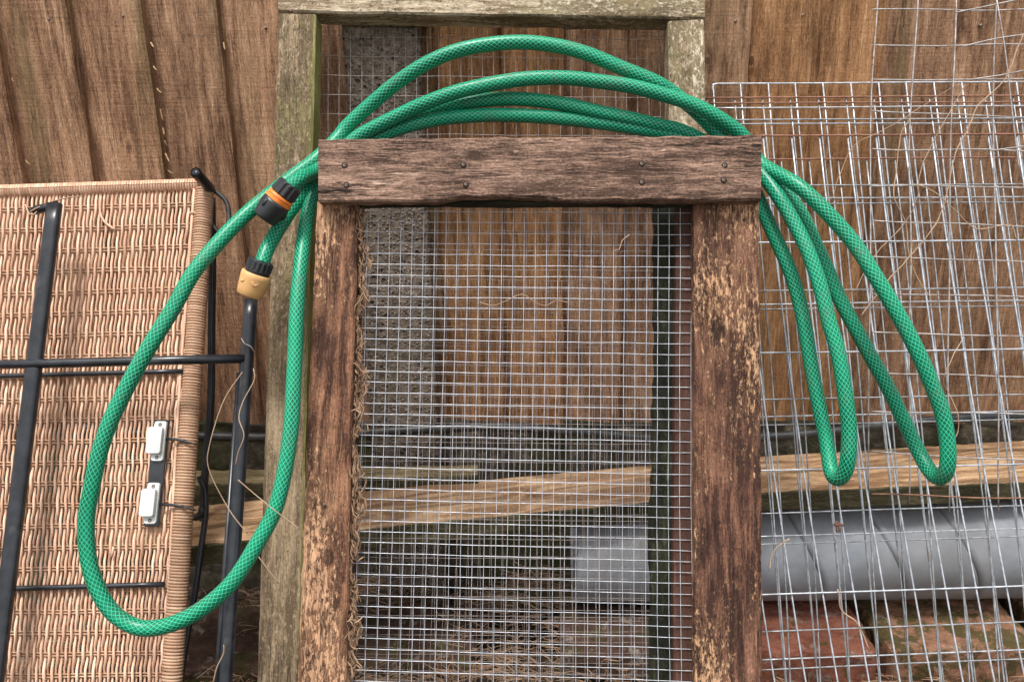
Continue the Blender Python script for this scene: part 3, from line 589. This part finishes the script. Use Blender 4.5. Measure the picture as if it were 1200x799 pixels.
# ================================================================== RATTAN PANEL (left)
def RP(px, py, dz=0.0):
    D = 1.0 / lerp(1 / 1.145, 1 / .995, (py - 215) / 585.); q = P(px, py, D); return q + nR * dz
nR = np.array([0, 1., 0]); nR = unit(np.cross(RP(200, 300) - RP(100, 300), RP(100, 300) - RP(100, 500))); nR = nR if nR[1] > 0 else -nR
def rattan():
    TL, TR, BL, BR = (-75, 224), (234, 214), (-135, 990), (176, 990)
    def q(s, t): return (lerp(lerp(TL[0], TR[0], s), lerp(BL[0], BR[0], s), t), lerp(lerp(TL[1], TR[1], s), lerp(BL[1], BR[1], s), t))
    base = RP(*q(.6, 1)); t = thing('rattan_panel', base, 'woven honey-coloured rattan basket lid with wrapped cane edge, standing at the left', 'rattan panel')
    ns = 66; rows = 31; rg = random.Random(5)
    weave = MB()
    for i in range(ns):
        pts = []; rad = []; sg = 1 if i % 2 else -1; ro = rg.uniform(.00155, .0020); ph = rg.uniform(-.12, .12)
        K = rows * 6
        for k in range(K + 1):
            t_ = k / K; ts = t_ * rows; c = math.cos(math.pi * ts) * sg
            if ts < 1: c = c * ts
            x, y = q((i + .5) / ns, t_)
            x += .0028 * (600 - x) * (1 if c > 0 else -1) * abs(c) ** .8 + .5 * math.sin(math.pi * 2 * ts) + .6 * nz(ts * .9, i * 1.7) + .5 * nz(ts * .25, i * .2) * 4
            pts.append(RP(x, y, -.0030 * (1 if c > 0 else -1) * abs(c) ** .8 + .0003 * nz(ts * 2, i * 3.3))); rad.append(ro * (1 + .12 * nz(ts * 1.5, i * 2.7)))
        tube(weave, pts, rad, 6)
    build('cane_weave', weave, RAT, t, kind='stuff')
    st = MB()
    for j in range(1, rows):
        for dd in (-1.6, 1.7):
            pts = []
            for k in range(25):
                s = -.0 + 1.01 * k / 24; x, y = q(s, j / rows); pts.append(RP(x, y + dd + 1.6 * nz(s * 4, j * 3.1), .0004 * nz(s * 9, j)))
            tube(st, pts, .0010, 5)
    build('cane_stake', st, RATD, t, kind='stuff')
    # top edge wrap: cane passed tightly over a rod
    tw = MB(); n = 100
    for k in range(n):
        s = (k + .5) / n; x, y = q(s, 0); pts = []
        for a in range(9):
            an = math.pi * 2 * a / 8; pts.append(RP(x + .8 * math.cos(an) * 0, y + 3 - 6.5 * math.sin(an), -.0072 * math.cos(an)))
        tube(tw, pts, .00175 * rg.uniform(.9, 1.08), 6, cap=False)
    build('top_edge_wrap', tw, RAT, t, kind='stuff')
    # right border: cane wound round a rod
    pa, pb = (240, 222), (188, 990); rod = MB(); tube(rod, [RP(*pa, .001), RP(*pb, .001)], .0085, 14); build('edge_rod', rod, RATD, t)
    wr = MB(); A, B = RP(*pa, .001), RP(*pb, .001); ax = unit(B - A); N = unit(nR - ax * nR.dot(ax)); Bn = np.cross(ax, N); Ltot = np.linalg.norm(B - A); pitch = .0037; turns = int(Ltot / pitch); pts = []; rad = []
    for k in range(turns * 14):
        an = 2 * math.pi * k / 14; s = k / 14 * pitch + .0007 * nz(k * .02, 1) ; rr = .0108 + .0004 * nz(k * .15, 4); pts.append(A + ax * s + (N * math.cos(an) + Bn * math.sin(an)) * rr + ax * .0016 * math.sin(an)); rad.append(.0019 * (1 + .1 * nz(k * .05, 3)))
    tube(wr, pts, rad, 6); build('edge_wrap', wr, RATD, t)
    # loose cane ends
    for pp in ([(121, 232), (120, 250), (125, 262), (137, 271)], [(224, 252), (234, 251)], [(204, 590), (216, 600)], [(136, 640), (134, 652)]):
        c = MB(); tube(c, spline([RP(x, y, -.0065) for x, y in pp], .006), .0016, 6); build('loose_cane', c, RAT, t)
    # vertical corner strand bundles beside the border
    cs = MB()
    for k, dx in enumerate((-2, 3)):
        tube(cs, spline([RP(231 + dx, 222, -.004), RP(222 + dx, 350, -.005), RP(213 + dx, 470, -.004), RP(206 + dx, 600, -.005), RP(196 + dx, 800, -.004), RP(184 + dx, 980, -.004)], .03), .0019, 6)
    build('side_cane', cs, RAT, t)
    # thin steel stiffeners
    for pp in ([(-80, 444), (60, 440), (217, 436)], [(-80, 692), (16, 689), (195, 684)]):
        c = MB(); tube(c, spline([RP(x, y, -.0065) for x, y in pp], .03), .0032, 10); build('stiffener_rod', c, BLACK, t)
    # magnetic catches
    def pl(px, py, L, W_, T, dz, mat, par, name, tilt=6.0, r=.3):
        c = RP(px, py, dz); dn = unit(RP(px - math.sin(R(tilt)) * 50, py + 50, dz) - c); dn = unit(dn - nR * dn.dot(nR)); sx = np.cross(dn, nR)
        m = MB(); pr = rrect(W_ / 2, L / 2, 3, r); V = []
        for (z, k) in ((0, 1), (-T * .75, 1), (-T, .93)):
            V += [c + sx * x * k + dn * y * (1 - (1 - k) * W_ / L) + nR * z for x, y in pr]
        nn = len(pr); F = [(i * nn + k, i * nn + (k + 1) % nn, (i + 1) * nn + (k + 1) % nn, (i + 1) * nn + k) for i in range(2) for k in range(nn)] + [tuple(range(nn))[::-1], tuple(2 * nn + k for k in range(nn))]
        m.add(V, F); return build(name, m, mat, par, smooth=False), c, dn, sx
    strap, c, dn, sx = pl(187, 554, .132, .019, .0025, -.0075, BLACK, t, 'catch_plate', 5.5, .12)
    for (px, py) in ((189, 518), (181, 590)):
        b1, c, dn, sx = pl(px + 2, py, .050, .0155, .004, -.0100, WHT, t, 'magnetic_catch', 6, .2)
        b2, _, _, _ = pl(px - 1, py - .5, .034, .0185, .0085, -.0115, WHT, b1, 'catch_housing', 6, .16)
        for dy in (-.0205, .0205): hole(c + dn * dy - nR * .0042, nR, .0026, SCREW, b1)
    # ties from catch to border
    for (x0, y0, x1, y1) in ((197, 515, 222, 518), (192, 591, 221, 594)):
        c = MB(); tube(c, spline([RP(x0, y0, -.010), RP((x0 + x1) / 2, y0 + 1, -.013), RP(x1, y1, -.0135)], .004), .0019, 8); build('tie_rod', c, BLACK, t)
        c = MB(); tube(c, spline([RP(x1 - 10, y1 - 2, -.0125), RP(x1 + 2, y1 + 1, -.0145), RP(x1 + 12, y1 + 4, -.010)], .004), .0012, 6); build('wire_tie', c, CABLE, t)
    # black tube stub at the corner
    c = MB(); a_, b_ = P(229, 202, 1.09), P(246, 221, 1.14); tube(c, [a_, lerp(a_, b_, .02), b_], [.0068, .0072, .0072], 18, cap=False); tube(c, [a_, lerp(a_, b_, .7)], .0056, 18, cap=True); build('corner_tube', c, BLACK, t)
    c = MB(); tube(c, spline([RP(250, 222, .004), RP(263, 234, .008), RP(265, 256, .01), RP(256, 270, .008), RP(247, 262, .006)], .004), .0032, 8); build('corner_ring', c, CABLE, t)
rattan()

# ================================================================== BLACK TUBULAR FRAME
def TP(px, py, dz=0.0): 
    D = 1.0 / lerp(1 / 1.075, 1 / .955, (py - 215) / 585.); return P(px, py, D) + nR * dz
def blackframe():
    e = toground(TP(30, 500), TP(-5, 799)); t = thing('tubular_frame', e, 'black painted steel tube frame with crossbar standing in front of the rattan panel', 'frame')
    a_, b_ = TP(64, 239), toground(TP(64, 239), TP(-6, 799)); c = MB(); pr = rrect(.0095, .0062, 3, .42); tube(c, [lerp(a_, b_, k / 30) for k in range(31)], 1.0, len(pr), flat=unit(np.cross(b_ - a_, nR)), prof=pr); build('leg', c, BLACK, t, smooth=True)
    c = MB(); tube(c, [TP(66, 240, .004), TP(52, 243, .002), TP(40, 245, .004), TP(31, 244, .006)], [.0075, .0055, .0062, .002], 10, flat=nR); build('flattened_foot', c, BLACK, t)
    c = MB(); tube(c, spline([TP(82, 219, .03), TP(66, 230, .01), TP(44, 246, -.004), TP(34, 250, .0)], .006), .0009, 5); tube(c, spline([TP(30, 240, .0), TP(36, 252, -.004), TP(41, 253, -.003), TP(46, 240, .004)], .004), .0012, 5); build('tie_wire', c, VINE, t)
    a_, b_ = TP(293, 350, .004), toground(TP(293, 350, .004), TP(262, 799, .004)); c = MB(); pr = rrect(.0085, .0072, 3, .5); tube(c, [lerp(a_, b_, k / 30) for k in range(31)], 1.0, len(pr), flat=unit(np.cross(b_ - a_, nR)), prof=pr); build('leg', c, BLACK, t)
    dx = unit(np.cross(b_ - a_, nR)); c = MB(); s_ = 1 if dx[0] < 0 else -1
    tube(c, [lerp(a_, b_, .14) + dx * s_ * .0075 - nR * .004, lerp(a_, b_, .99) + dx * s_ * .0085 - nR * .004], .0030, 8); build('welded_rod', c, BLACK, t)
    c = MB(); tube(c, [TP(-60, 429, -.003), TP(60, 426.5, -.003), TP(180, 423, -.002), TP(287, 420, .0)], .0058, 14); build('crossbar', c, BLACK, t)
    c = MB(); tube(c, spline([TP(285, 398, -.008), TP(290, 405, -.010), TP(297, 408, -.009), TP(299, 414, -.004)], .003), .0007, 5); build('tie_wire', c, LOOSE, t)
blackframe()
# bent black hook rod behind the border
mb = MB(); pts = [P(x, y, d) for x, y, d in ((233, 558, 1.1), (240, 572, 1.1), (241, 600, 1.095), (236, 640, 1.085), (229, 690, 1.07), (220, 740, 1.055), (211, 799, 1.04), (200, 880, 1.02))]; e = toground(pts[-2], pts[-1]); pts[-1] = e
tube(mb, spline(pts, .01), .0042, 8); build('bent_rod', mb, BLACK, label='thin bent black rod with crook top leaning behind the rattan edge', category='rod')
mb = MB(); tube(mb, spline([P(x, y, 1.09) for x, y in ((224, 606), (231, 606), (236, 600), (237, 594))], .004), .0045, 8); build('hook', mb, CABLE, label='small black rubber hook beside the wrapped edge of the rattan panel', category='hook')
mb = MB(); tube(mb, spline([P(x, y, 1.16) for x, y in ((248, 232), (249, 300), (248, 380), (247, 470), (240, 560), (236, 650))], .02), .0055, 8); build('black_pole', mb, BLACK, label='slim black pole upright in the gap right of the rattan panel', category='pole')

# ================================================================== WIRE PANELS (right)
def wirepanel(x0, y0, ncol, dx, s0, s1, rows, Dt, Db, r, mats, label, slope, corner=False, lastx=None, xe=1.0, seed=0, rust=(), q2=0.0):
    """verticals start at x0 + k*dx on the top rod and drift by slope; rows = y of rods at x=900"""
    ybot = 880
    def PP(px, py, dz=0): D = 1.0 / lerp(1 / Dt, 1 / Db, (py - 100) / 700.); return P(px, py, D) + nF * dz
    def vx(k, y): xx = x0 + k * dx; return xx + (y - y0) * (s0 + s1 * (xx - 840)) + q2 * (y - y0) ** 2
    def hy(j, x): return rows[j] + slope(rows[j]) * (x - 900) + 1.2 * nz(x * .004, j * 3 + seed)
    base = PP(vx(ncol / 2, 799), 850); base[2] = 0
    t = thing('grid_mesh_panel', base, label, 'wire panel', 'wire grid panels stacked against the fence')
    for k in range(ncol + 1):
        yb = ybot; ys = np.linspace(hy(0, x0 + k * dx), yb, 14); m = MB()
        tube(m, [PP(vx(k, y) + 1.0 * nz(y * .006, k * 1.9 + seed), y) for y in ys], r, 6); build('rod', m, mats[0], t)
    xr = x0 + ncol * dx + 60
    for j in range(len(rows)):
        y = rows[j]; xa = vx(0, y); xb = vx(ncol, y); m = MB(); pts = [PP(x, hy(j, x), -r * 1.8) for x in np.linspace(xa - 2, xb + 2, 16)]
        if j == 0 and corner: pts = [PP(xa, hy(0, xa) + 10), PP(xa, hy(0, xa) + 4), PP(xa + 1.5, hy(0, xa) + 1), PP(xa + 5, hy(0, xa), 0)] + [PP(x, hy(0, x)) for x in np.linspace(xa + 10, xb, 14)]
        tube(m, pts, r * (1.1 if j == 0 else 1.0), 6); build('rod', m, mats[1] if j in rust else mats[0], t)
sl = lambda y: -.006 - .034 * max(0, (y - 240)) / 540.
wirepanel(835, 98, 13, 32.4, .072, .00018, [98, 127, 146, 233, 356.5, 488, 628, 772], 1.185, 1.13, .0011, (GALV, RUST), 'rearmost grid panel, tallest, with a rounded bright top corner', sl, corner=True, seed=1)
wirepanel(828, 114, 13, 32.6, .084, .00020, [115, 121.5, 141, 239.5, 362.5, 498, 637, 783], 1.165, 1.105, .00105, (GALV2, RUST), 'grid panel second from the fence, with two rusty rods along its top', sl, seed=4, rust=(0, 1))
wirepanel(795, 158, 15, 33.0, .088, .00018, [160, 284.5, 414, 551, 696], 1.145, 1.03, .00118, (GALV, RUST), 'frontmost grid panel, with one rusty top rod and steeply slanting rods', sl, seed=9, rust=(0,), q2=6e-5)
wirepanel(848, 186, 13, 33.4, .10, .00008, [187, 218, 341, 468, 600.5, 739], 1.155, 1.07, .00102, (GALV2, RUST), 'lowest grid panel with near-upright rods and a rusty top rod', sl, seed=13, rust=(0,), q2=-5e-5)
# loose large-cell wire
def loosewire():
    t = thing('wire_netting', P(1110, 300, 1.04), 'bent sheet of thin wide-cell wire netting hanging over the top right corner', 'wire netting')
    xs = [1028, 1075, 1121, 1167, 1213]
    def lx(x, y): return x - 9 * math.sin(min(1, max(0, y) / 280.) * 1.6) + 4 * nz(y * .006, x * .1) + (12 if x > 1150 else 0) * (y / 300.) * .6
    for x in xs:
        m = MB(); ye = {1028: 575, 1075: 590, 1121: 600, 1167: 600, 1213: 600}[x]
        tube(m, [P(lx(x, y), y, 1.06 + .02 * nz(y * .004, x)) for y in np.linspace(-40, ye, 30)], .00105, 5); build('wire', m, LOOSE, t)
    ysr = [12, 53, 95, 130, 174, 217, 259, 301, 345, 388, 436, 481, 530, 579]
    for j, y in enumerate(ysr):
        m = MB(); sp = U(0.01, .06) if y > 100 else -.005
        tube(m, [P(x, y + sp * (x - 1025) + 3 * nz(x * .01, j * 2.3), 1.062 + .015 * nz(x * .01, j)) for x in np.linspace(1022, 1240, 12)], .00095, 5); build('wire', m, RUST if y > 560 else LOOSE, t)
    for pp in ([(1120, 15), (1160, 7), (1205, -3)], [(1128, 55), (1165, 46), (1205, 40)], [(1135, 94), (1170, 89), (1205, 82)], [(1160, 177), (1205, 171)], [(1168, 0), (1178, 60), (1186, 130), (1196, 210)]):
        m = MB(); tube(m, spline([P(x, y, 1.03) for x, y in pp], .02), .00095, 5); build('wire', m, LOOSE, t)
loosewire()
# dry vines
vines = [('long dry vine stem arching down from the top right corner over the panels', [(1198, 40), (1180, 90), (1168, 104), (1145, 125), (1136, 150), (1120, 180), (1108, 230), (1095, 265), (1062, 305), (1040, 330), (1010, 370)], .0013, 1.02),
         ('thin pale tendril curving up from the right end of the top bar', [(975, 235), (985, 200), (1002, 170), (1030, 155), (1062, 138), (1072, 130), (1115, 103)], .0007, 1.03),
         ('pair of crooked dry stems hanging in the middle of the wire panels', [(1068, 138), (1056, 160), (1050, 200), (1048, 230), (1062, 262), (1066, 300), (1078, 330), (1092, 350)], .0011, 1.02),
         ('dry stem sagging rightwards across the wire panels', [(1070, 216), (1090, 222), (1108, 235), (1125, 253), (1145, 268), (1170, 265), (1185, 265), (1192, 282)], .0010, 1.02),
         ('curly brown tendril hanging low between the hose loop and the right edge', [(1128, 395), (1110, 430), (1106, 448), (1112, 460), (1122, 485), (1123, 505), (1118, 513)], .0009, 1.0),
         ('dead forked stem tangled just right of the outer hose strand', [(1000, 342), (1025, 300), (1060, 262), (1075, 232), (1083, 190), (1130, 100)], .0009, 1.035),
         ('short dry stem lying on the thick lower rod over the grey pipe', [(901, 668), (903, 655), (912, 640), (926, 631)], .0013, 1.0),
         ('long dry grass blade hanging over the red brick', [(982, 690), (986, 715), (1004, 728), (1012, 745), (1018, 760)], .0016, 1.0)]
for lab, pp, r, D in vines:
    m = MB(); q = spline([P(x + U(-1, 1), y, D + .006 * nz(x * .05, y * .05)) for x, y in pp], .004); r *= .62; q = [a + np.array([.0012 * nz(i * .3, 1), 0, .0012 * nz(i * .3, 5)]) for i, a in enumerate(q)]
    tube(m, q, [r * (1 + .4 * nz(i * .2, 2)) for i in range(len(q))], 5); build('dry_vine', m, VINE, label=lab, category='dry vine')
# tendrils on the black tube and mesh
tend = [('fine pale tendril looping left of the black tube', [(284, 436), (262, 470), (246, 520), (245, 550), (268, 596), (290, 625)], .0009, .97),
        ('fine tendril twisted round the upright black tube', [(297, 432), (298, 445), (285, 470), (280, 490), (286, 510), (279, 530), (276, 545)], .0009, .95),
        ('stiff dry straw sticking out across the hose from the black tube', [(279, 562), (300, 580), (325, 600), (352, 620)], .0009, .90),
        ('loose dry straw sloping over the pale stile beneath the hose', [(303, 652), (315, 668), (327, 683)], .0008, .99),
        ('wavy pale tendril lying on the mesh below the top bar', [(562, 354), (578, 358), (594, 352), (612, 345), (628, 355), (640, 358), (652, 352), (668, 355)], .0006, .975),
        ('bright dry blade at the foot of the black tube', [(250, 799), (254, 782), (262, 765), (262, 755)], .0011, .93),
        ('small straw hanging on the mesh beneath the bar at the right', [(738, 275), (729, 282), (726, 292), (720, 294)], .0008, .975)]
for lab, pp, r, D in tend:
    m = MB(); q = spline([P(x, y, D) for x, y in pp], .004); tube(m, q, r * .75, 5); build('dry_tendril', m, VINE, label=lab, category='dry tendril')
# litter on the ground
mb = MB(); rg = random.Random(11)
for k in range(4200):
    x = rg.uniform(-.75, .75); y = rg.uniform(.96, 1.23); 
    if y > 1.05 and x > .2: y = rg.uniform(.9, 1.0)
    L = rg.uniform(.015, .07); an = rg.gauss(0, .9); d = np.array([math.cos(an), math.sin(an), rg.uniform(-.25, .25)]); c = np.array([x, y, .006 + rg.random() ** 2 * .03 + (.062 * max(0, nz(x * 9, y * 9, 3) + .5) if -.42 < x < .18 else 0)]); sd_ = np.cross(d, [0, 0, 1]) * rg.uniform(-.25, .25) * L
    tube(mb, [c - d * L / 2, c + sd_, c + d * L / 2], [.0004, rg.uniform(.0006, .0012), .0003], 3)
build('straw_litter', mb, STRAW, smooth=False, kind='stuff', label='dead straw and stems scattered on the soil behind the mesh', category='straw')
m = MB()
for k in range(6):
    c = P(981 + U(-5, 5), 617 + U(-4, 4), 1.05); flake(m, c, .007, .0017, random.Random(k), 2)
build('dead_leaf', m, RUST, label='tiny curled dead leaf caught on the wires in front of the grey pipe', category='leaf')
